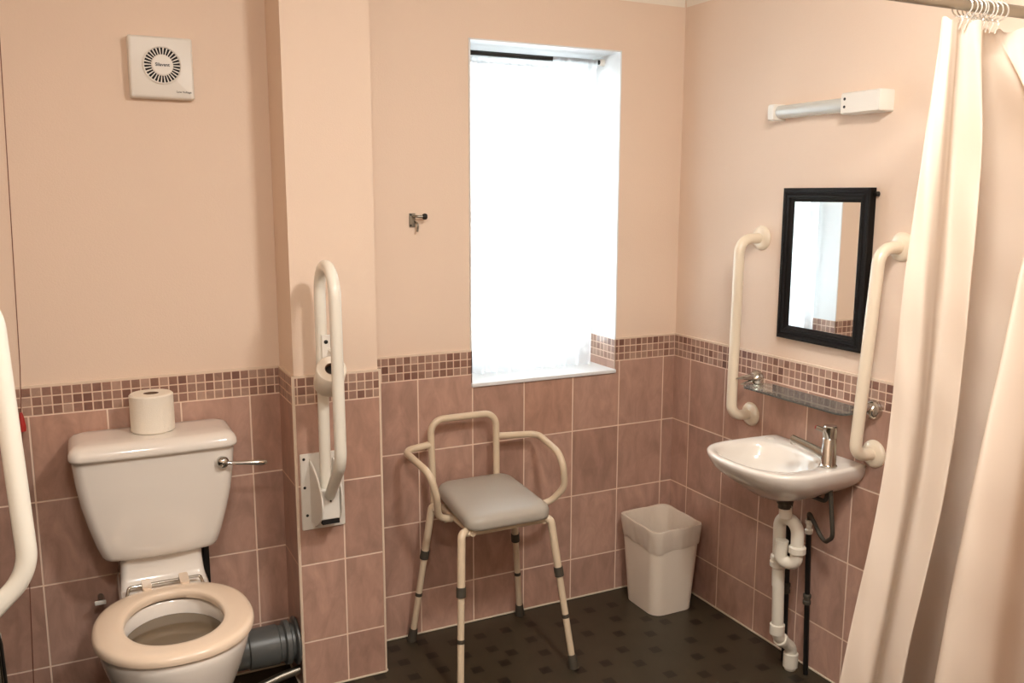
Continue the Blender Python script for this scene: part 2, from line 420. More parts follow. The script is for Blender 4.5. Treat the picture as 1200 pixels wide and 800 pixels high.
# ------------------------------------------------------------------ net curtain + rod
cy = .115
g = G(); g.tube([(-.84, cy, 1.993), (-.285, cy, 1.993)], .0085, 16)
rod = thing('curtain_rod', 'short black rod across the top of the window recess holding the net curtain', 'curtain rod', (-.56, cy, 1.993))
obj('rod', g, BLACK, rod)
for x, d in ((-.853, 1), (-.274, -1)):
    g = G(); g.lathe((x, cy, 1.993), (d, 0, 0), [(0, .013), (.014, .012), (.018, .009)]); obj('rod_socket', g, WHITE, rod)
rings = []; NX = 220; xa, xb = -.85, -.305
for k in range(60):
    t = k / 59; z = 2.000 - t * (2.000 - (WZ0 + .006)); row = []
    for i in range(NX):
        u = i / (NX - 1); x = xa + u * (xb - xa - .008 * t)
        amp = .010 + .007 * min(1, t * 3)
        y = cy + amp * math.sin(u * 2 * PI * 11 + .6 * math.sin(u * 9 + t)) + .004 * math.sin(u * 61 + 2 * t) + .011 * (1 if t < .02 else 0) * 0
        if t < .03: y = cy - .0105 + .002 * math.sin(u * 150)
        if t < .03 and u < .66: z2 = z - .022
        else: z2 = z
        row.append((x, y, z2))
    rings.append(row)
g = G(); g.loft(rings, False, False, closed=False)
nc = obj('net_curtain', g, LACE, fixn=False, smooth=180, origin=(-.577, cy, .883))
tag(nc, 'sheer white lace net curtain hanging in the bright window recess', 'net curtain')

# ------------------------------------------------------------------ extractor fan
fx0, fx1, fz0, fz1, fy = -1.884, -1.716, 1.782, 1.948, -.032
fcx, fcz = (fx0 + fx1) / 2, (fz0 + fz1) / 2
fan = thing('extractor_fan', 'square white extractor fan with a round slotted grille, high on the wall', 'extractor fan', (fcx, TT, fcz))
g = G()
def rr_y(x0, x1, z0, z1, r, y): return [(p[0], y, p[1]) for p in rrect(x0, x1, z0, z1, r, 0)]
g.loft([rr_y(fx0, fx1, fz0, fz1, .006, TT), rr_y(fx0, fx1, fz0, fz1, .006, -.022), rr_y(fx0 + .002, fx1 - .002, fz0 + .002, fz1 - .002, .006, -.029), rr_y(fx0 + .006, fx1 - .006, fz0 + .006, fz1 - .006, .006, fy)])
obj('housing', g, WHITE, fan, smooth=30)
gc = (fcx + .002, fy, fcz + .006)
g = G(); g.lathe(gc, (0, -1, 0), [(-.001, .0515), (.004, .0515), (.005, .0495), (.004, .0475), (.001, .0465), (-.001, .0465)], 64, cap0=False, cap1=False); obj('grille_rim', g, WHITE, fan)
g = G(); g.lathe(gc, (0, -1, 0), [(-.0005, .047), (.0012, .047), (.0012, .001)], 64); obj('grille_opening', g, SHADOWGAP, fan)
g = G()
for k in range(30):
    a = 2 * PI * k / 30; d = Vector((math.cos(a), 0, math.sin(a))); n = Vector((-math.sin(a), 0, math.cos(a)))
    c = Vector(gc) + Vector((0, -.0028, 0)); pts = []
    for rr, w in ((.026, .0010), (.047, .0017)):
        for sgn in (-1, 1):
            for yy in (0, .0025): pts.append(c + d * rr + n * w * sgn + Vector((0, yy, 0)))
    g.add(pts, [(0, 2, 3, 1), (4, 5, 7, 6), (0, 4, 6, 2), (1, 3, 7, 5), (0, 1, 5, 4), (2, 6, 7, 3)])
obj('grille_fins', g, WHITE, fan, smooth=0)
g = G(); g.lathe(gc, (0, -1, 0), [(0, .0285), (.0035, .0285), (.0055, .026), (.0062, .012), (.0063, .0005)], 48); obj('grille_hub', g, WHITE, fan)
def text(body, size, loc, rot, m, parent, ext=.0003, align='CENTER', bold=0, sx=1):
    cu = bpy.data.curves.new('lettering', 'FONT'); cu.body = body; cu.size = size; cu.extrude = ext; cu.align_x = align; cu.align_y = 'CENTER'; cu.offset = bold
    o = bpy.data.objects.new('lettering', cu); C.objects.link(o); cu.materials.append(m)
    bpy.context.view_layer.update()
    me = bpy.data.meshes.new_from_object(o); bpy.data.objects.remove(o)
    o = bpy.data.objects.new('lettering', me); C.objects.link(o)
    o.rotation_euler = rot; o.location = Vector(loc) - wl(parent); o.parent = parent; return o
text('Silavent', .0122, (gc[0], fy - .0066, gc[2] + .0005), (PI / 2, 0, 0), BLACK, fan, bold=.0003)
text('Low Voltage', .0078, (fx1 - .0285, fy - .0003, fz0 + .019), (PI / 2, 0, 0), GREYTXT, fan, bold=.0001)

# ------------------------------------------------------------------ pull cord
cord = thing('pull_cord', 'thin red emergency pull cord with a red toggle hanging by the toilet', 'pull cord', (-2.22, -.06, 2.28))
P = [(-2.172, -.06, 2.27), (-2.184, -.06, 1.95), (-2.193, -.06, 1.578), (-2.206, -.06, 1.06), (-2.214, -.06, .91), (-2.222, -.06, .65), (-2.232, -.06, .406), (-2.244, -.06, .12)]
g = G(); g.tube(P, .0012, 8); obj('cord', g, RED, cord)
g = G(); g.lathe((-2.172, -.06, ZC), (0, 0, -1), [(0, .03), (.014, .03), (.02, .022), (.026, .008)]); obj('ceiling_rose', g, WHITE, cord)
g = G(); g.lathe((-2.2135, -.06, .935), (0, 0, -1), [(0, .003), (.012, .006), (.04, .010), (.052, .009), (.056, .003)], 20); obj('toggle', g, REDP, cord)

# ------------------------------------------------------------------ toilet
TX = -1.890
toilet = thing('toilet', 'white close-coupled toilet with an open cream seat and no lid', 'toilet', (TX, -.4, 0))
def cist_ring(hw, y0, y1, z, r=.035):
    pts = rrect(TX - hw, TX + hw, y0, y1, r, z, 8)
    return [(x, y - (.014 * (1 - ((x - TX) / hw) ** 2) if y < (y0 + y1) / 2 else 0), z) for x, y, z in pts]
# denser rings so the bowed front is smooth
def cring(hw, y0, y1, z, r=.035, bow=.014):
    base = rrect(-hw, hw, y0, y1, r, z, 8); out = []
    for i, a in enumerate(base):
        b = base[(i + 1) % len(base)]; out.append(a)
        if i % 9 == 8:
            for k in range(1, 12): out.append((a[0] + (b[0] - a[0]) * k / 12, a[1] + (b[1] - a[1]) * k / 12, z))
    ym = (y0 + y1) / 2
    return [(TX + x, y - (bow * max(0, 1 - (x / hw) ** 2) * max(0, (ym - y) / (ym - y0))), z) for x, y, z in out]
g = G()
prof = [(.5095, .130, -.150), (.5105, .143, -.162), (.516, .1505, -.172), (.527, .1555, -.178), (.56, .167, -.182), (.62, .1835, -.186), (.68, .197, -.189), (.74, .206, -.190), (.815, .2125, -.190)]
g.loft([cring(hw, y0, -.012, z, .03) for z, hw, y0 in prof])
obj('cistern', g, CER, toilet, smooth=50)
g = G()
g.loft([cring(hw, y0, y1, z, .03, .010) for z, hw, y0, y1 in [(.812, .2125, -.203, -.004), (.8135, .2170, -.2075, -.003), (.820, .2185, -.209, -.002), (.832, .2175, -.207, -.002), (.842, .2125, -.201, -.003), (.8495, .203, -.189, -.006), (.8525, .188, -.172, -.014), (.853, .15, -.13, -.04)]])
obj('cistern_lid', g, CER, toilet, smooth=60)
# lever
g = G(); g.lathe((-1.7175, -.196, .769), (0, -1, 0), [(-.006, .014), (.002, .0165), (.008, .0175), (.016, .0165), (.022, .012), (.025, .004)], 28)
lever = obj('flush_lever', g, CHROME, toilet)
g = G(); pts = fillet([(-1.7175, -.214, .769), (-1.690, -.216, .7665), (-1.62, -.216, .758), (-1.592, -.216, .754)], .02)
g.tube([(-1.7175, -.212, .769), (-1.70, -.216, .767), (-1.68, -.218, .765), (-1.655, -.218, .7625), (-1.63, -.217, .7595), (-1.61, -.216, .7575), (-1.60, -.216, .7565), (-1.595, -.216, .756)], [.0045, .0055, .0052, .006, .008, .0088, .0068, .002], 18)
obj('lever_arm', g, CHROME, lever)
# pan
def prof_ring(z, a, bf, bb, cy, e=2.15): return sup(TX, cy, a, bf, z, e, 72, e, bb)
g = G(); CY = -.452
outer = [(0, .105, .175, .26, -.33), (.02, .103, .172, .26, -.33), (.06, .095, .165, .25, -.33), (.14, .100, .175, .24, -.35), (.20, .118, .195, .22, -.385), (.26, .141, .212, .205, -.41), (.32, .162, .212, .20, -.432), (.37, .176, .212, .20, -.445), (.40, .182, .212, .20, CY), (.415, .1835, .211, .20, CY), (.4215, .180, .207, .196, CY)]
inner = [(.4215, .135, .150, .172, CY - .01), (.416, .130, .146, .168, CY - .01), (.39, .128, .144, .165, CY - .01), (.35, .124, .138, .150, CY - .01), (.30, .108, .125, .125, CY - .01), (.25, .085, .098, .095, CY), (.21, .06, .07, .075, CY + .01), (.19, .03, .035, .04, CY + .015)]
g.loft([prof_ring(z, a, bf, bb, c) for z, a, bf, bb, c in outer + inner])
# rear shelf that carries the cistern
g.loft([rrect(TX - a, TX + a, y0, -.014, .02, z) for z, a, y0 in [(.10, .09, -.20), (.25, .10, -.22), (.33, .118, -.26), (.405, .120, -.27), (.417, .118, -.268), (.424, .113, -.262)]])
g.loft([rrect(TX - a, TX + a, y0, -.014, .018, z) for z, a, y0 in [(.400, .115, -.200), (.428, .1135, -.185), (.440, .112, -.172), (.455, .1105, -.163), (.48, .109, -.158), (.505, .1085, -.157), (.5165, .107, -.155)]])
obj('pan', g, CER, toilet, smooth=50)
g = G(); g.loft([sup(TX, CY - .011, .127, .142, z, N=64, b2=.163) for z in (.387, .3875)]); obj('shade_water', g, SHADEWATER, toilet)  # water disc set high, its dark tint paints the bowl's shaded depth
# seat ring
g = G(); rings = []
N = 96
O = sup(TX, -.463, .194, .207, 0, 2.15, N, 2.35, .224); I = sup(TX, -.463, .1190, .137, 0, 2.1, N, 2.1, .166)
for k in range(N):
    o_, i_ = Vector(O[k]), Vector(I[k]); ring = []
    for t, z in [(.06, .4265), (.01, .428), (.0, .434), (.015, .441), (.07, .447), (.2, .4505), (.45, .4515), (.75, .4515), (.93, .4505), (.99, .4475), (1.0, .440), (.99, .430), (.88, .4265)]:
        p = o_.lerp(i_, t); ring.append((p.x, p.y, z))
    rings.append(ring)
rings.append(rings[0])
g.loft(rings, False, False)
seat = obj('seat', g, SEATM, toilet, smooth=60)
for sx in (-1, 1):
    g = G(); g.loft([rrect(TX + sx * .049 - .012, TX + sx * .049 + .012, -.262, -.193, .006, z) for z in (.4255, .452, .4565)]); obj('hinge_lug', g, SEATM, seat)
g = G()
g.tube([(TX - .082, -.206, .444), (TX + .082, -.206, .444)], .0045, 14)
for sx in (-1, 1): g.tube(fillet([(TX + sx * .080, -.206, .444), (TX + sx * .094, -.206, .444), (TX + sx * .100, -.225, .4255)], .008, 6), .0045, 12)
obj('hinge_rod', g, CHROME, seat)
g = G(); g.box(TX + .122, TX + .140, -.058, -.012, .30, .517)
obj('flush_elbow', g, BLACK, toilet, bevel=.004)
# small isolating valve at the cistern's other side
g = G(); g.tube([(-2.055, -.01, .352), (-2.055, -.05, .352)], .008, 14);
vt = thing('isolating_valve', 'small isolating valve on the tiles behind the toilet seat', 'valve', (-2.055, -.01, .352)); obj('valve_body', g, STEEL, vt)
g = G(); g.box(-2.072, -2.042, -.062, -.054, .346, .358); obj('valve_handle', g, WHITE, vt, bevel=.002)

# soil pipe
soil = thing('soil_pipe', 'thick dark grey soil pipe running from the toilet into the tiled pier', 'pipe', (-1.6, -.125, .142))
g = G(); sy, sz = -.125, .142
g.tube([(-1.79, sy, sz), (PX0, sy, sz)], .055, 40); obj('pipe', g, GREYPIPE, soil)
for xa, xb, r in ((-1.665, -1.570, .0605), (-1.556, -1.535, .067), (-1.524, -1.5115, .074)):
    g = G(); g.lathe((xa, sy, sz), (1, 0, 0), [(0, r - .006), (.004, r), ((xb - xa) - .004, r), (xb - xa, r - .005)], 40); obj('collar', g, GREYPIPE, soil)
g = G(); g.tube([(-1.70, -.15, .012), (-1.64, -.15, .026), (-1.57, -.15, .045), (-1.5115, -.15, .055)], .0135, 16)
cp = obj('condensate_pipe', g, STEEL, origin=(-1.6, -.15, .03)); tag(cp, 'thin pale pipe running just above the floor under the thick grey soil pipe', 'pipe')

# ------------------------------------------------------------------ toilet rolls
def roll(loc, axis, label, R=.059, H=.108, rc=.021, group=None):
    t = thing('toilet_roll', label, 'toilet roll', loc, group)
    a = Vector(axis).normalized()
    g = G(); g.lathe(loc, a, [(0, rc), (0, R - .003), (.003, R), (H - .004, R), (H, R - .004), (H, rc), (0, rc)], 56, cap0=False, cap1=False); obj('paper', g, PAPER, t, smooth=40)
    g = G(); g.lathe(loc, a, [(0.001, rc), (H - .001, rc), (H - .001, rc - .0012), (.001, rc - .0012), (.001, rc)], 32, cap0=False, cap1=False); obj('cardboard_core', g, CARD, t, smooth=40)
    return t
roll((-1.886, -.082, .8536), (0, 0, 1), 'full white toilet roll standing on the cistern lid')

# ------------------------------------------------------------------ hinged support rail on the pier
RX = -1.437
hr = thing('support_rail', 'white hinged support rail folded upright against the tiled pier', 'support rail', (RX, PY, .64))
g = G(); z0, z1 = .522, .758
g.loft([rr_y(-1.497, -1.366, z0, z1, .004, PY - .0005), rr_y(-1.497, -1.366, z0, z1, .004, PY - .005), rr_y(-1.4955, -1.3675, z0 + .0015, z1 - .0015, .004, PY - .0065)])
plate = obj('wall_plate', g, WHITE, hr)
for x, z in ((-1.486, .743), (-1.486, .655), (-1.481, .568), (-1.380, .743), (-1.380, .652), (-1.385, .553)):
    g = G(); g.lathe((x, PY - .006, z), (0, -1, 0), [(0, .0045), (.0015, .0042), (.0022, .003)], 14); obj('screw', g, BLACK, plate)
# hinge cheeks: curved leaf shapes
for x in (-1.468, -1.398):
    g = G(); pr = []
    for k in range(15):
        t = k / 14; z = .548 + t * .192; y = PY - .006 - (.142 if x < -1.45 else .095) * (math.sin(PI * min(1, .06 + t * .94)) ** .65)
        pr.append((y, z))
    poly = [(PY - .006, .740), (PY - .006, .548)] + pr
    A = [(x - .0025, y, z) for y, z in poly]; B_ = [(x + .0025, y, z) for y, z in poly]
    g.loft([A, B_]); obj('hinge_cheek', g, WHITE, hr, bevel=.001)
g = G(); g.box(-1.460, -1.401, PY - .088, PY - .006, .575, .668); blk = obj('hinge_block', g, WHITE, hr, bevel=.004)
g = G(); g.box(-1.456, -1.405, PY - .0885, PY - .060, .562, .5745); obj('hinge_slot', g, SHADOWGAP, blk)
g = G(); g.box(-1.436, -1.424, PY - .0892, PY - .087, .640, .643); g.lathe((-1.430, PY - .087, .632), (0, -1, 0), [(0, .003), (.002, .003)], 12); obj('maker_mark', g, GREYTXT, blk)
yr, yo = PY - .068, PY - .245
tp = fillet([(RX, yr + .005, .65), (RX, yr, .80), (RX, yr, 1.326), (RX - .004, yo, 1.326), (RX - .001, yo, .79), (RX + .004, yr - .03, .655)], [.1, .085, .085, .09], 12)
g = G(); g.tube(tp, .0165, 24); obj('tube', g, ENAMEL, hr)
# the roll holder clipped to the rear tube
g = G(); g.box(RX - .004, RX + .028, yr - .022, yr - .0165, 1.02, 1.125)
g.tube(fillet([(RX + .017, yr - .02, 1.085), (RX + .018, yr - .05, 1.07), (RX + .018, yr - .085, 1.052), (RX + .018, yr - .105, 1.02)], .01), .0035, 10)
hold = obj('roll_holder', g, WHITE, hr, bevel=.001)
g = G(); g.lathe((RX + .008, yr - .022, 1.105), (0, -1, 0), [(0, .006), (.002, .0055), (.003, .003)], 16); obj('screw', g, BLACK, hold)
ax = Vector((-.08, -.76, .65)).normalized(); tc = Vector((-1.440, -.374, 1.045)); bc = tc - ax * .090
t2 = thing('toilet_roll', 'toilet roll tilted towards the room, held between the tubes of the folded support rail', 'toilet roll', tuple(bc))
g = G(); g.lathe(bc, ax, [(0, .018), (0, .039), (.003, .0415), (.087, .0415), (.090, .039), (.090, .018), (0, .018)], 48, cap0=False, cap1=False)
obj('paper', g, PAPER, t2, smooth=40)
g = G(); g.lathe(bc, ax, [(.001, .018), (.0905, .018), (.0905, .0165), (.001, .0165), (.001, .018)], 32, cap0=False, cap1=False); obj('cardboard_core', g, CARD, t2)
g = G(); g.lathe(bc, ax, [(.004, .016), (.080, .016), (.081, .014)], 28); obj('dark_core_plug', g, BLACK, hold)  # black plug stands in for the shaded hole of the core

# ------------------------------------------------------------------ second support rail, by the left wall
hr2 = thing('support_rail', 'white support rail standing upright in front of the red pull cord', 'support rail', (XL, -1.07, .72))
g = G(); g.tube(fillet([(-2.40, -1.07, .72), (-2.30, -1.07, .738), (-2.164, -1.07, .870), (-2.184, -1.07, 1.372), (-2.37, -1.07, 1.39), (-2.37, -1.07, .74)], [.05, .10, .085, .085, .03], 14), .0168, 28); obj('tube', g, ENAMEL, hr2)
g = G(); g.loft([[(x, y, z) for y, z, _ in rrect(-1.145, -.995, .60, .86, .004, 0)] for x in (XL, XL + .006)]); obj('wall_plate', g, WHITE, hr2)
g = G(); g.box(XL + .006, -2.37, -1.105, -1.035, .655, .79); obj('hinge_block', g, WHITE, hr2, bevel=.006)
# polished bracket seen at the picture's edge below the rail
g = G(); g.loft([rrect(-2.262, -2.2115, -1.135, -1.100, .006, z) for z in (.50, .60, .70, .785)] + [rrect(-2.258, -2.2150, -1.131, -1.104, .006, .790)])
obj('bracket', g, CHROME, hr2, bevel=.002)
g = G(); g.tube([(-2.2135, -1.137, .800), (-2.2105, -1.137, .78), (-2.2085, -1.137, .70), (-2.2065, -1.137, .50)], .0028, 8); obj('bracket_edge', g, BLACK, hr2)

# ------------------------------------------------------------------ hook on the back wall
hk = thing('door_hook', 'small steel hook with a black knob screwed to the peach wall', 'hook', (-1.055, TT, 1.43))
g = G(); g.box(-1.071, -1.050, .002, TT, 1.414, 1.459); pl = obj('back_plate', g, STEEL, hk, bevel=.001)
for x, z in ((-1.066, 1.454), (-1.066, 1.420)):
    g = G(); g.lathe((x, .002, z), (0, -1, 0), [(0, .0035), (.0015, .003)], 12); obj('screw', g, BLACK, pl)
g = G(); g.tube(fillet([(-1.058, .002, 1.450), (-1.055, -.022, 1.450), (-1.034, -.026, 1.4485)], .006), .0042, 12)
g.tube(fillet([(-1.052, .002, 1.432), (-1.048, -.016, 1.425), (-1.050, -.012, 1.400)], .008), .0036, 12)
obj('hook_arm', g, STEEL, hk)
g = G(); g.lathe((-1.036, -.026, 1.4485), (1, 0, 0), [(0, .006), (.003, .0095), (.009, .0105), (.014, .0085), (.016, .003)], 20); obj('knob', g, BLACK, hk)

# ------------------------------------------------------------------ perching stool
st = thing('perching_stool', 'cream tubular perching stool with armrests and a grey padded seat', 'stool', (-.89, -.23, 0))
g = G()
def seatring(s, z, dz=0):
    out = []
    for x, y, _ in rrect(-1.036 + s, -.738 - s, -.385 + s, -.068 - s, max(.012, .048 - s * .5), 0, 8):
        t = (y + .385) / .317
        taper = 1 - .09 * t
        out.append((-.887 + (x + .887) * taper, y, z + .030 * t))
    return out
g.loft([seatring(.006, .499), seatring(.001, .503), seatring(0, .511), seatring(.0, .524), seatring(.004, .534), seatring(.014, .5415), seatring(.03, .5455), seatring(.07, .549), seatring(.12, .550)])
obj('seat', g, VINYLSEAT, st, smooth=60)
g = G()
hp = fillet([(-1.030, -.075, .492), (-1.034, -.066, .782), (-.794, -.066, .782), (-.796, -.075, .49)], .045, 10)
g.tube(hp, .0115, 18); obj('backrest', g, CREAM, st)
for pts in ([(-1.032, -.068, .700), (-1.128, -.064, .688), (-1.112, -.262, .664), (-1.088, -.252, .585), (-1.068, -.215, .500), (-1.02, -.21, .486)],
            [(-.796, -.068, .700), (-.632, -.066, .688), (-.640, -.262, .660), (-.622, -.245, .545), (-.660, -.212, .486), (-.72, -.21, .486)]):
    g = G(); g.tube(fillet(pts, [.03, .06, .06, .05], 9), .0115, 18); obj('armrest', g, CREAM, st)
g = G()
for y in (-.35, -.21, -.10): g.tube([(-1.045, y, .487), (-.735, y, .487)], .010, 14)
for x in (-1.01, -.76): g.tube([(x, -.36, .487), (x, -.08, .487)], .010, 14)
obj('seat_frame', g, CREAM, st)
feet = [((-1.052, -.365, .492), (-1.094, -.447, 0)), ((-.741, -.365, .492), (-.690, -.436, 0)), ((-1.043, -.092, .495), (-1.100, -.032, 0)), ((-.742, -.092, .495), (-.681, -.030, 0))]
for a, b in feet:
    a, b = Vector(a), Vector(b); d = (b - a).normalized()
    at = lambda z: a + (b - a) * ((a.z - z) / a.z)
    hub = Vector((-.887, -.23, a.z))
    inn = a + (hub - a).normalized() * .03; inn.z += .001
    g = G(); g.tube(fillet([inn, a + Vector((0, 0, .001)), at(.325)], .02, 8), .0125, 18); g.tube([at(.33), at(.02)], .0108, 18)
    leg = obj('leg', g, CREAM, st)
    g = G(); g.tube([at(.336), at(.306)], .0152, 18); obj('height_clip', g, DARKR, leg)
    g = G(); g.tube([at(.180), at(.168)], .0118, 18); g.lathe(at(.174) + Vector((0, -.0100, 0)), (0, -1, 0), [(0, .004), (.002, .004)], 10); obj('adjusting_button', g, DARKR, leg)
    g = G(); g.tube([at(.045), at(.040), at(.010), at(.0)], [.013, .0145, .0165, .0175], 18); obj('rubber_foot', g, DARKR, leg)

# ------------------------------------------------------------------ bin and liner
bn = thing('waste_bin', 'white square waste bin standing in the tiled corner', 'bin', (-.165, -.165, 0))
def bring(t, s=0, n=8):
    x0 = -.254 - .018 * t; x1 = -.073 + .017 * t; y0 = -.267 - .022 * t; y1 = -.070 + .026 * t
    return rrect(x0 - s, x1 + s, y0 - s, y1 + s, .042, .001 + .328 * t, n)
g = G(); g.loft([bring(t) for t in (0, .05, .17)] + [bring(.175), bring(.4), bring(.75), bring(1.0, 0)] + [bring(.99, -.004), bring(.5, -.006), bring(.03, -.006)])
obj('bin_body', g, BINM, bn, smooth=40)
def lring(t, s, wob=0, dz=0, n=14):
    base = bring(t, s, n); out = []
    # resample evenly
    P = [Vector(p) for p in base]; P.append(P[0]); Ls = [0]
    for i in range(len(P) - 1): Ls.append(Ls[-1] + (P[i + 1] - P[i]).length)
    N = 160; k = 0
    for i in range(N):
        s_ = Ls[-1] * i / N
        while Ls[k + 1] < s_: k += 1
        q = P[k].lerp(P[k + 1], (s_ - Ls[k]) / (Ls[k + 1] - Ls[k] + 1e-9))
        c = Vector((-.163, -.168, q.z)); d = (q - c).normalized(); a = i * 2 * PI / N
        w = wob * (math.sin(a * 9 + t * 9) * .5 + math.sin(a * 17 + t * 23) * .35 + math.sin(a * 31 + t * 5) * .25)
        q = q + d * w; q.z += dz * (math.sin(a * 3 + 1) * .6 + math.sin(a * 7) * .4)
        out.append(tuple(q))
    return out
g = G()
rr_ = [lring(.765, .0018, .0022, .008), lring(.79, .0030, .0022, .004), lring(.86, .0038, .002), lring(.93, .0045, .0018), lring(.985, .005, .0012, .003), lring(1.012, .003, .0008, .003), lring(1.01, -.006, .001, .003), lring(.93, -.012, .003), lring(.8, -.012, .004), lring(.6, -.014, .005), lring(.4, -.02, .006)]
b0 = lring(.33, -.03, .008); b1 = [tuple(Vector(q).lerp(Vector((-.163, -.168, .13)), .5)) for q in b0]; b2 = [tuple(Vector(q).lerp(Vector((-.163, -.168, .12)), .95)) for q in b0]
g.loft(rr_ + [b0, b1, b2], False, True)
ln = obj('bin_liner', g, LINER, fixn=False, smooth=60, origin=(-.163, -.168, .1)); tag(ln, 'white plastic liner folded over the rim of the corner waste bin', 'bin liner')

# ------------------------------------------------------------------ wash basin
BY = -.758
wb = thing('wash_basin', 'small white wall-hung wash basin with a bowed front', 'wash basin', (0, -.765, .735))
half = [(.0, -.355), (.05, -.353), (.10, -.343), (.136, -.328), (.164, -.308), (.184, -.284), (.196, -.255), (.202, -.215), (.202, -.16), (.199, -.10), (.194, -.04), (.190, -.001)]
poly = [(x, BY - d) for d, x in half] + [(-.001, BY - .1), (-.001, BY), (-.001, BY + .1)] + [(x, BY + d) for d, x in reversed(half)][:-1]
cxy = Vector((-.17, BY))
def ray_poly(poly, c, a):
    d = Vector((math.cos(a), math.sin(a))); best = None
    for i in range(len(poly)):
        p, q = Vector(poly[i]), Vector(poly[(i + 1) % len(poly)]); e = q - p
        den = d.x * e.y - d.y * e.x
        if abs(den) < 1e-9: continue
        w = p - c; t = (w.x * e.y - w.y * e.x) / den; s_ = (w.x * d.y - w.y * d.x) / den
        if t > 0 and -1e-6 <= s_ <= 1 + 1e-6: best = t if best is None else max(best, t)
    return best
N = 120
OUT = []
for k in range(N):
    a = 2 * PI * k / N; OUT.append(cxy + Vector((math.cos(a), math.sin(a))) * ray_poly(poly, cxy, a))
def oring(sx, sy, z, cx=-.13, inset=0):
    out = []
    for p in OUT:
        q = p + (cxy - p).normalized() * inset
        x = cx + (q.x - cx) * sx; y = BY + (q.y - BY) * sy
        x = min(x, -.001); out.append((x, y, z))
    return out
def iring(a, b, z, cx=-.196, cyy=-.742, e=2.5):
    out = []
    for k in range(N):
        t = 2 * PI * k / N; c_, s_ = math.cos(t), math.sin(t)
        out.append((cx + a * math.copysign(abs(c_) ** (2 / e), c_), cyy + b * math.copysign(abs(s_) ** (2 / e), s_), z))
    return out
g = G()
g.loft([oring(.10, .10, .604, -.16), oring(.24, .22, .606, -.16), oring(.45, .42, .616, -.14), oring(.64, .62, .634, -.10), oring(.80, .78, .656, -.05), oring(.90, .90, .676, -.02), oring(.955, .965, .695, 0), oring(.985, .99, .712, 0), oring(1, 1, .724, 0), oring(1, 1, .731, 0), oring(1, 1, .735, 0, .004), oring(1, 1, .736, 0, .010),
        iring(.134, .165, .734), iring(.128, .158, .7295), iring(.122, .151, .718), iring(.116, .150, .695), iring(.098, .128, .668), iring(.070, .092, .648), iring(.035, .045, .640), iring(.02, .02, .638, e=2)])
obj('bowl', g, CER, wb, smooth=60)
g = G(); g.lathe((-.196, -.745, .6375), (0, 0, 1), [(0, .021), (.003, .021), (.004, .017), (.002, .012)], 28); obj('plug_hole', g, CHROME, wb)
g = G(); g.lathe((-.055, -.60, .736), (0, 0, 1), [(-.001, .015), (.002, .014), (.003, .009)], 20); obj('blanking_plug', g, CER, wb)

tap = thing('mixer_tap', 'chrome mixer tap standing on the wash basin', 'tap', (-.118, -.912, .736))
tx, ty, tz = -.118, -.912, .736
g = G(); g.lathe((tx, ty, tz), (0, 0, 1), [(0, .0255), (.004, .0255), (.006, .0235), (.010, .0215), (.085, .0205), (.0865, .0195), (.088, .0205), (.120, .0205), (.123, .018)], 36); obj('body', g, CHROME, tap)
g = G(); g.tube([(tx - .004, ty + .012, tz + .032), (tx - .014, ty + .045, tz + .043), (tx - .036, ty + .112, tz + .062), (tx - .0365, ty + .114, tz + .0625)], [.018, .0135, .0112, .009], 20)
g.tube([(tx - .0345, ty + .106, tz + .062), (tx - .0345, ty + .107, tz + .046)], .0095, 18)
obj('spout', g, CHROME, tap)
g = G(); g.tube([(tx - .004, ty + .012, tz + .104), (tx - .012, ty + .040, tz + .109), (tx - .013, ty + .043, tz + .1095)], [.0075, .0068, .004], 16); lv = obj('lever', g, CHROME, tap)
g = G(); g.lathe((tx - .0123, ty + .041, tz + .109), (-.25, .95, .15), [(0, .0062), (.003, .0055)], 14); obj('red_indicator', g, REDP, lv)

# waste trap
wt = thing('waste_pipe', 'white plastic waste trap and pipe dropping from the basin to the floor', 'waste pipe', (-.13, -.78, 0))
g = G(); g.lathe((-.16, -.790, .612), (0, 0, -1), [(.009, .024), (.020, .024), (.022, .020), (.036, .020)], 28); obj('waste_outlet', g, DARKR, wt)
g = G(); pr = .0195
g.tube(fillet([(-.155, -.790, .580), (-.155, -.790, .545)], .01), pr, 22)
g.tube(fillet([(-.13, -.749, .30), (-.13, -.741, .534), (-.132, -.822, .530), (-.135, -.826, .402), (-.16, -.782, .402), (-.158, -.786, .47)], [.038, .038, .022, .02], 12), pr, 22)
obj('trap', g, WPIPE, wt)
g = G(); g.lathe((-.134, -.826, .462), (0, 0, -1), [(0, .022), (.004, .026), (.022, .026), (.025, .022)], 28); obj('trap_nut', g, WPIPE, wt)
g = G(); g.lathe((-.13, -.7475, .405), (0, 0, -1), [(0, .021), (.004, .026), (.014, .027), (.017, .0225), (.021, .0225), (.024, .028), (.038, .028), (.043, .022)], 28); obj('pipe_socket', g, WPIPE, wt)
g = G(); g.tube(fillet([(-.13, -.7475, .37), (-.13, -.758, .135), (-.062, -.752, .075), (-.062, -.752, .001)], [.03, .03], 8), .0185, 22); obj('drop_pipe', g, WPIPE, wt)
for c, d, L in (((-.13, -.7555, .175), (0, 0, -1), .035), ((-.118, -.757, .122), (.75, .1, -.66), .018), ((-.062, -.752, .058), (0, 0, -1), .05)):
    g = G(); g.lathe(c, d, [(0, .021), (.002, .0235), (L - .002, .0235), (L, .021)], 26); obj('elbow_collar', g, WPIPE, wt)
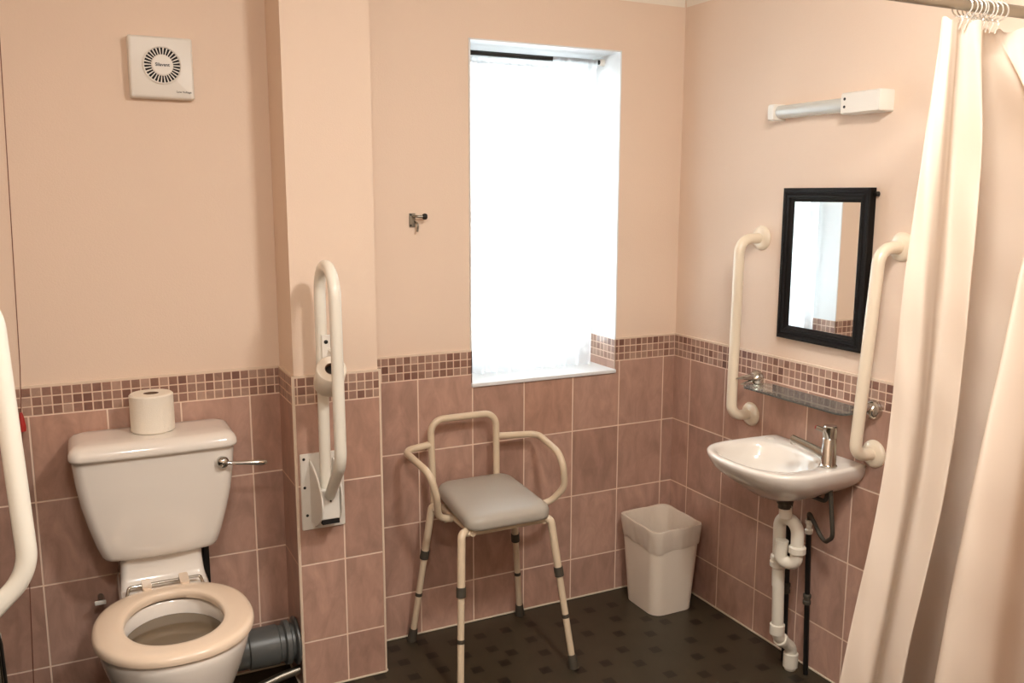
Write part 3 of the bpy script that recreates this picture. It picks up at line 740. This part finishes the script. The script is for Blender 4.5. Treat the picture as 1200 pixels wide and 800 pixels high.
# supplies
def supply(x0, y0, z0, x1, y1, label, zj):
    t = thing('supply_pipe', label, 'pipe', (x1, y1, 0))
    g = G(); g.tube([(x0, y0, z0), (x1, y1, .001)], .0085, 14); obj('pipe', g, BLACK, t)
    u = (z0 - zj) / z0; c = (x0 + (x1 - x0) * u, y0 + (y1 - y0) * u, zj)
    g = G(); g.lathe(c, (0, 0, -1), [(0, .010), (.002, .0125), (.012, .0125), (.014, .0105), (.022, .0105), (.024, .0125), (.034, .0125), (.036, .010)], 16); obj('compression_fitting', g, DARKR, t)
    return t
supply(-.04, -.690, .47, -.04, -.700, 'dark supply pipe running down close behind the white waste pipe', .27)
s2 = supply(-.04, -.776, .47, -.04, -.798, 'dark supply pipe standing clear of the white waste pipe, nearer the curtain', .27)
g = G(); g.lathe((-.04, -.776, .468), (0, 0, 1), [(0, .012), (.012, .013), (.016, .009), (.03, .009), (.033, .012), (.045, .012)], 18); obj('pipe_nut', g, WPIPE, s2)
def hose(P, label):
    g = G(); g.tube(fillet(P, [.04] * (len(P) - 2), 8), .0065, 12); o = obj('tap_hose', g, DARKR, origin=P[0]); tag(o, label, 'hose')
hose([(-.04, -.776, .513), (-.05, -.78, .545), (-.06, -.86, .470), (-.10, -.93, .520), (-.112, -.918, .690)], 'dark flexible hose looping up from the supply pipe nut to the tap')
hose([(-.04, -.690, .47), (-.045, -.70, .56), (-.06, -.80, .60), (-.10, -.90, .62), (-.108, -.905, .690)], 'dark flexible hose passing under the basin to the tap, above its looped twin')

# ------------------------------------------------------------------ grab rails by the mirror
def grab(yt, zt, yb, zb, xo, label):
    t = thing('grab_rail', label, 'grab rail', (0, (yt + yb) / 2, zt), None)
    pts = fillet([(-.004 + TT, yt, zt), (-xo, yt - .0, zt - .004), (-xo, yb, zb + .004), (-.004, yb, zb)], .052, 12)
    g = G(); g.tube(pts, .0175, 26); obj('bar', g, CREAMB, t)
    for y, z, x in ((yt, zt, TT), (yb, zb, 0)):
        g = G(); g.lathe((x, y, z), (-1, 0, 0), [(0, .041), (.003, .041), (.008, .038), (.012, .030), (.015, .0185)], 36); fl = obj('flange', g, CREAMB, t)
        for a in (PI / 2 + .1, PI / 2 + 2.2, PI / 2 + 4.3):
            g = G(); g.lathe((x - .0068, y + .031 * math.cos(a), z + .031 * math.sin(a)), (-1, 0, 0), [(0, .0042), (.0022, .0036)], 12); obj('screw', g, BLACK if z < 1 or a < 2 else STEEL, fl)
grab(-.450, 1.378, -.443, .775, .088, 'ivory vertical grab rail on the wall between the mirror and the window')
grab(-1.012, 1.378, -.972, .775, .080, 'ivory vertical grab rail on the wall between the mirror and the shower curtain')

# ------------------------------------------------------------------ glass shelf
gs = thing('glass_shelf', 'narrow greenish glass shelf on chrome brackets above the wash basin', 'shelf', (0, -.71, .905))
g = G(); g.loft([rrect(-.131, -.016, -.962, -.530, .03, z) for z in (.8985, .9045)]); obj('shelf_pane', g, SHELFG, gs)
for y in (-.470, -.962):
    g = G(); g.lathe((0, y, .905), (-1, 0, 0), [(0, .029), (.005, .030), (.014, .028), (.024, .022), (.030, .016), (.033, .010)], 32)
    g.lathe((-.020, y, .9125), (-1, .0, .02), [(0, .013), (.02, .0105), (.075, .0022), (.077, .001)], 20)
    g.lathe((-.020, y, .8935), (-1, .0, -.02), [(0, .010), (.02, .0085), (.055, .0022), (.057, .001)], 20)
    obj('bracket', g, CHROME, gs)

# ------------------------------------------------------------------ mirror
my0, my1, mz0, mz1 = -.912, -.566, 1.064, 1.541
mr = thing('wall_mirror', 'rectangular mirror in a stepped black wooden frame hanging on the wall', 'mirror', (TT, -.739, 1.30))
g = G()
def xr(y0, y1, z0, z1, x): return [(x, y0, z0), (x, y1, z0), (x, y1, z1), (x, y0, z1)]
steps = [(0, .004), (0, -.018), (.004, -.0215), (.013, -.0215), (.015, -.0185), (.019, -.0185), (.022, -.022), (.029, -.022), (.031, -.017), (.034, -.017), (.041, -.010), (.044, -.008), (.044, .002)]
rings = [xr(my0 + i, my1 - i, mz0 + i, mz1 - i, x) for i, x in steps]
g.loft(rings, False, False); obj('frame', g, BLACKW, mr, smooth=0, fixn=True)
g = G(); g.box(-.009, .003, my0 + .042, my1 - .042, mz0 + .042, mz1 - .042); obj('mirror_glass', g, MIRROR, mr, smooth=0)
g = G(); g.lathe((-.002, my0 - .001, 1.523), (0, -1, 0), [(-.004, .004), (.004, .004), (.005, .007), (.012, .007), (.014, .004)], 16); obj('frame_knob', g, BLACK, mr)

# ------------------------------------------------------------------ shaver light
ly0, ly1, lz = -.950, -.503, 1.778
sl = thing('shaver_light', 'white strip light with a shaver socket on the wall over the mirror', 'wall light', (TT, -.73, lz))
def yz(y0, y1, z0, z1, r, x): return [(x, p[0], p[1]) for p in rrect(y0, y1, z0, z1, r, 0)]
g = G(); g.loft([yz(ly0 + .01, ly1 - .01, lz - .020, lz + .020, .004, TT), yz(ly0 + .01, ly1 - .01, lz - .020, lz + .020, .004, -.014)]); obj('backplate', g, WHITE, sl)
g = G(); g.loft([yz(ly0, ly0 + .142, lz - .030, lz + .030, .005, TT), yz(ly0, ly0 + .142, lz - .030, lz + .030, .005, -.044), yz(ly0 + .003, ly0 + .139, lz - .027, lz + .027, .005, -.049)]); sk = obj('socket_housing', g, WHITE, sl)
g = G()
for dz in (.012, -.010): g.lathe((-.0485, ly0 + .126, lz + dz), (-1, 0, 0), [(0, .0042), (.0012, .0042)], 14)
obj('socket_holes', g, BLACK, sk)
g = G(); g.loft([yz(ly1 - .030, ly1, lz - .026, lz + .024, .005, TT), yz(ly1 - .030, ly1, lz - .026, lz + .024, .005, -.040), yz(ly1 - .027, ly1 - .003, lz - .023, lz + .021, .005, -.045)]); obj('end_cap', g, WHITE, sl)
g = G(); g.tube([(-.020, ly0 + .144, lz), (-.020, ly1 - .032, lz)], .008, 16); obj('lamp_tube', g, WHITE, sl)
g = G()
rings = []
for y in (ly0 + .1425, ly1 - .0305):
    rings.append([(-.014 - .026 * math.sin(PI * k / 14) ** .7, y, lz + .0195 * math.cos(PI * k / 14)) for k in range(15)])
g.loft(rings, False, False, closed=False); obj('diffuser', g, DIFFUSER, sl, fixn=False)

# ------------------------------------------------------------------ shower rail, rings and curtain
SY, SZ = -1.45, 1.905
sr_ = thing('shower_rail', 'dull metal shower rail crossing the top corner of the picture', 'shower rail', (0, SY, SZ))
g = G(); g.tube([(-1.25, SY, SZ), (-.004, SY, SZ)], .0125, 20); obj('rail', g, STEEL, sr_)
g = G(); g.lathe((0 + TT, SY, SZ), (-1, 0, 0), [(0, .028), (.004, .028), (.008, .018), (.02, .016)], 24); obj('wall_flange', g, STEEL, sr_)
g = G(); g.tube([(-1.235, SY, SZ), (-1.235, SY, ZC)], .008, 14); obj('ceiling_hanger', g, STEEL, sr_)
g0 = G(); g0.torus((0, 0, -.006), (1, .15, 0), .0195, .0016, 28, 8)
g0.tube([(0, 0, -.024), (0, -.003, -.032), (0, .002, -.044), (0, .004, -.050)], .0016, 8)
ringm = None
rx = [-.392, -.376, -.362, -.349, -.337, -.325, -.311, -.297, -.28]
for k, x in enumerate(rx):
    if ringm is None:
        ro = obj('curtain_ring', g0, HOOKP, origin=(0, 0, 0)); ringm = ro
    else:
        ro = ringm.copy(); C.objects.link(ro)
    ro.location = (x, SY, SZ + .0005); ro.rotation_euler = (0, 0, random.uniform(-.25, .25))
    tag(ro, 'clear plastic curtain ring bunched on the metal shower rail', 'curtain ring', 'curtain rings on the shower rail')

# curtain: plan curves at several heights, blended smoothly.  Each level lists the same key points.
K = [
 (1.872, [(-0.452, -1.452), (-0.432, -1.462), (-0.402, -1.452), (-0.378, -1.44), (-0.345, -1.462), (-0.318, -1.44), (-0.292, -1.425), (-0.262, -1.405), (-0.232, -1.41), (-0.205, -1.42), (-0.175, -1.47), (-0.16, -1.46), (-0.14, -1.452)]),
 (1.62, [(-0.474, -1.45), (-0.452, -1.47), (-0.397, -1.446), (-0.342, -1.418), (-0.322, -1.47), (-0.285, -1.38), (-0.22, -1.33), (-0.13, -1.37), (-0.11, -1.5), (-0.225, -1.54), (-0.15, -1.55), (-0.1, -1.535), (-0.06, -1.55)]),
 (1.35, [(-0.5, -1.448), (-0.47, -1.476), (-0.409, -1.452), (-0.348, -1.424), (-0.328, -1.476), (-0.3, -1.355), (-0.215, -1.285), (-0.11, -1.34), (-0.08, -1.51), (-0.305, -1.565), (-0.23, -1.59), (-0.14, -1.575), (-0.05, -1.6)]),
 (0.92, [(-0.522, -1.448), (-0.49, -1.484), (-0.431, -1.458), (-0.372, -1.428), (-0.352, -1.48), (-0.322, -1.375), (-0.225, -1.315), (-0.1, -1.37), (-0.08, -1.52), (-0.432, -1.595), (-0.38, -1.65), (-0.23, -1.62), (-0.05, -1.66)]),
 (0.46, [(-0.612, -1.45), (-0.575, -1.496), (-0.5235, -1.467), (-0.472, -1.434), (-0.452, -1.486), (-0.41, -1.37), (-0.27, -1.3), (-0.11, -1.35), (-0.09, -1.53), (-0.53, -1.615), (-0.47, -1.69), (-0.28, -1.65), (-0.04, -1.72)]),
 (0.04, [(-0.665, -1.45), (-0.62, -1.5), (-0.5675, -1.471), (-0.515, -1.438), (-0.495, -1.49), (-0.44, -1.37), (-0.29, -1.29), (-0.11, -1.34), (-0.09, -1.53), (-0.6, -1.635), (-0.53, -1.72), (-0.32, -1.67), (-0.04, -1.76)]),
]
def cr(p0, p1, p2, p3, t):
    return .5 * ((2 * p1) + (-p0 + p2) * t + (2 * p0 - 5 * p1 + 4 * p2 - p3) * t * t + (-p0 + 3 * p1 - 3 * p2 + p3) * t ** 3)
def spline(vals, u):
    n = len(vals) - 1; f = min(max(u, 0), .99999) * n; i = int(f); t = f - i
    g_ = lambda k: vals[min(max(k, 0), n)]
    return cr(g_(i - 1), g_(i), g_(i + 1), g_(i + 2), t)
rings = []; zs = [k[0] for k in K]
for r in range(90):
    z = zs[0] + (zs[-1] - zs[0]) * r / 89
    i = max(k for k in range(len(zs) - 1) if zs[k] >= z - 1e-6); t = (zs[i] - z) / (zs[i] - zs[i + 1])
    gi = lambda k, j: Vector(K[min(max(k, 0), len(K) - 1)][1][j])
    key = [cr(gi(i - 1, j), gi(i, j), gi(i + 1, j), gi(i + 2, j), t) for j in range(13)]
    row = []
    for q in range(260):
        p = spline(key, q / 259)
        wr = .0012 * math.sin(q * .31 + z * 13) + .0009 * math.sin(z * 31 + q * .12)
        row.append((p.x + wr, p.y + wr, z + (.004 * math.sin(q * .25) if r == 0 else 0)))
    rings.append(row)
g = G(); g.loft(rings, False, False, closed=False)
sc = obj('shower_curtain', g, CURT, fixn=False, smooth=180, origin=(-.35, -1.5, .04))
tag(sc, 'long cream shower curtain hanging in deep folds from the metal rail', 'shower curtain')

# ------------------------------------------------------------------ ceiling lamp
def lamp(LX, LY, power, label):
    cl = thing('ceiling_lamp', label, 'ceiling lamp', (LX, LY, ZC))
    g = G(); g.lathe((LX, LY, ZC), (0, 0, -1), [(0, .13), (.02, .13), (.022, .12)], 40); obj('base', g, WHITE, cl)
    g = G(); g.lathe((LX, LY, ZC - .022), (0, 0, -1), [(0, .12), (.03, .115), (.055, .09), (.07, .05), (.074, .001)], 40, cap0=False)
    obj('opal_dome', g, emit_mat('warm_opal_glow', (1, .975, .93, 1), power), cl)
lamp(-1.0, -1.88, 185, 'round opal ceiling lamp nearer the mirror wall')
lamp(-1.95, -2.35, 120, 'round opal ceiling lamp over the toilet side of the room')

# ------------------------------------------------------------------ sky
w = bpy.data.worlds.new('overcast_sky'); bpy.context.scene.world = w; w.use_nodes = True
bg = w.node_tree.nodes['Background']; bg.inputs[0].default_value = (.86, .94, 1.0, 1); bg.inputs[1].default_value = 11.5

# ------------------------------------------------------------------ camera
F = Vector((0.43693608, 0.88449669, -0.16356178)); R_ = Vector((0.89669216, -0.44265154, 0.00167114)); U = Vector((0.07092275, 0.14739475, 0.98653168))
cd = bpy.data.cameras.new('camera'); cam = bpy.data.objects.new('camera', cd); C.objects.link(cam)
cd.sensor_fit = 'HORIZONTAL'; cd.sensor_width = 36; cd.lens = 1039.84 / 1200 * 36; cd.clip_start = .02
m = Matrix((R_, U, -F)).transposed().to_4x4(); m.translation = Vector((-2.05727, -2.74680, 1.52006)); cam.matrix_world = m
S = bpy.context.scene; S.camera = cam
S.view_settings.view_transform = 'Standard'; S.view_settings.look = 'None'; S.view_settings.gamma = 1; S.view_settings.use_curve_mapping = False
S.view_settings.exposure = 0
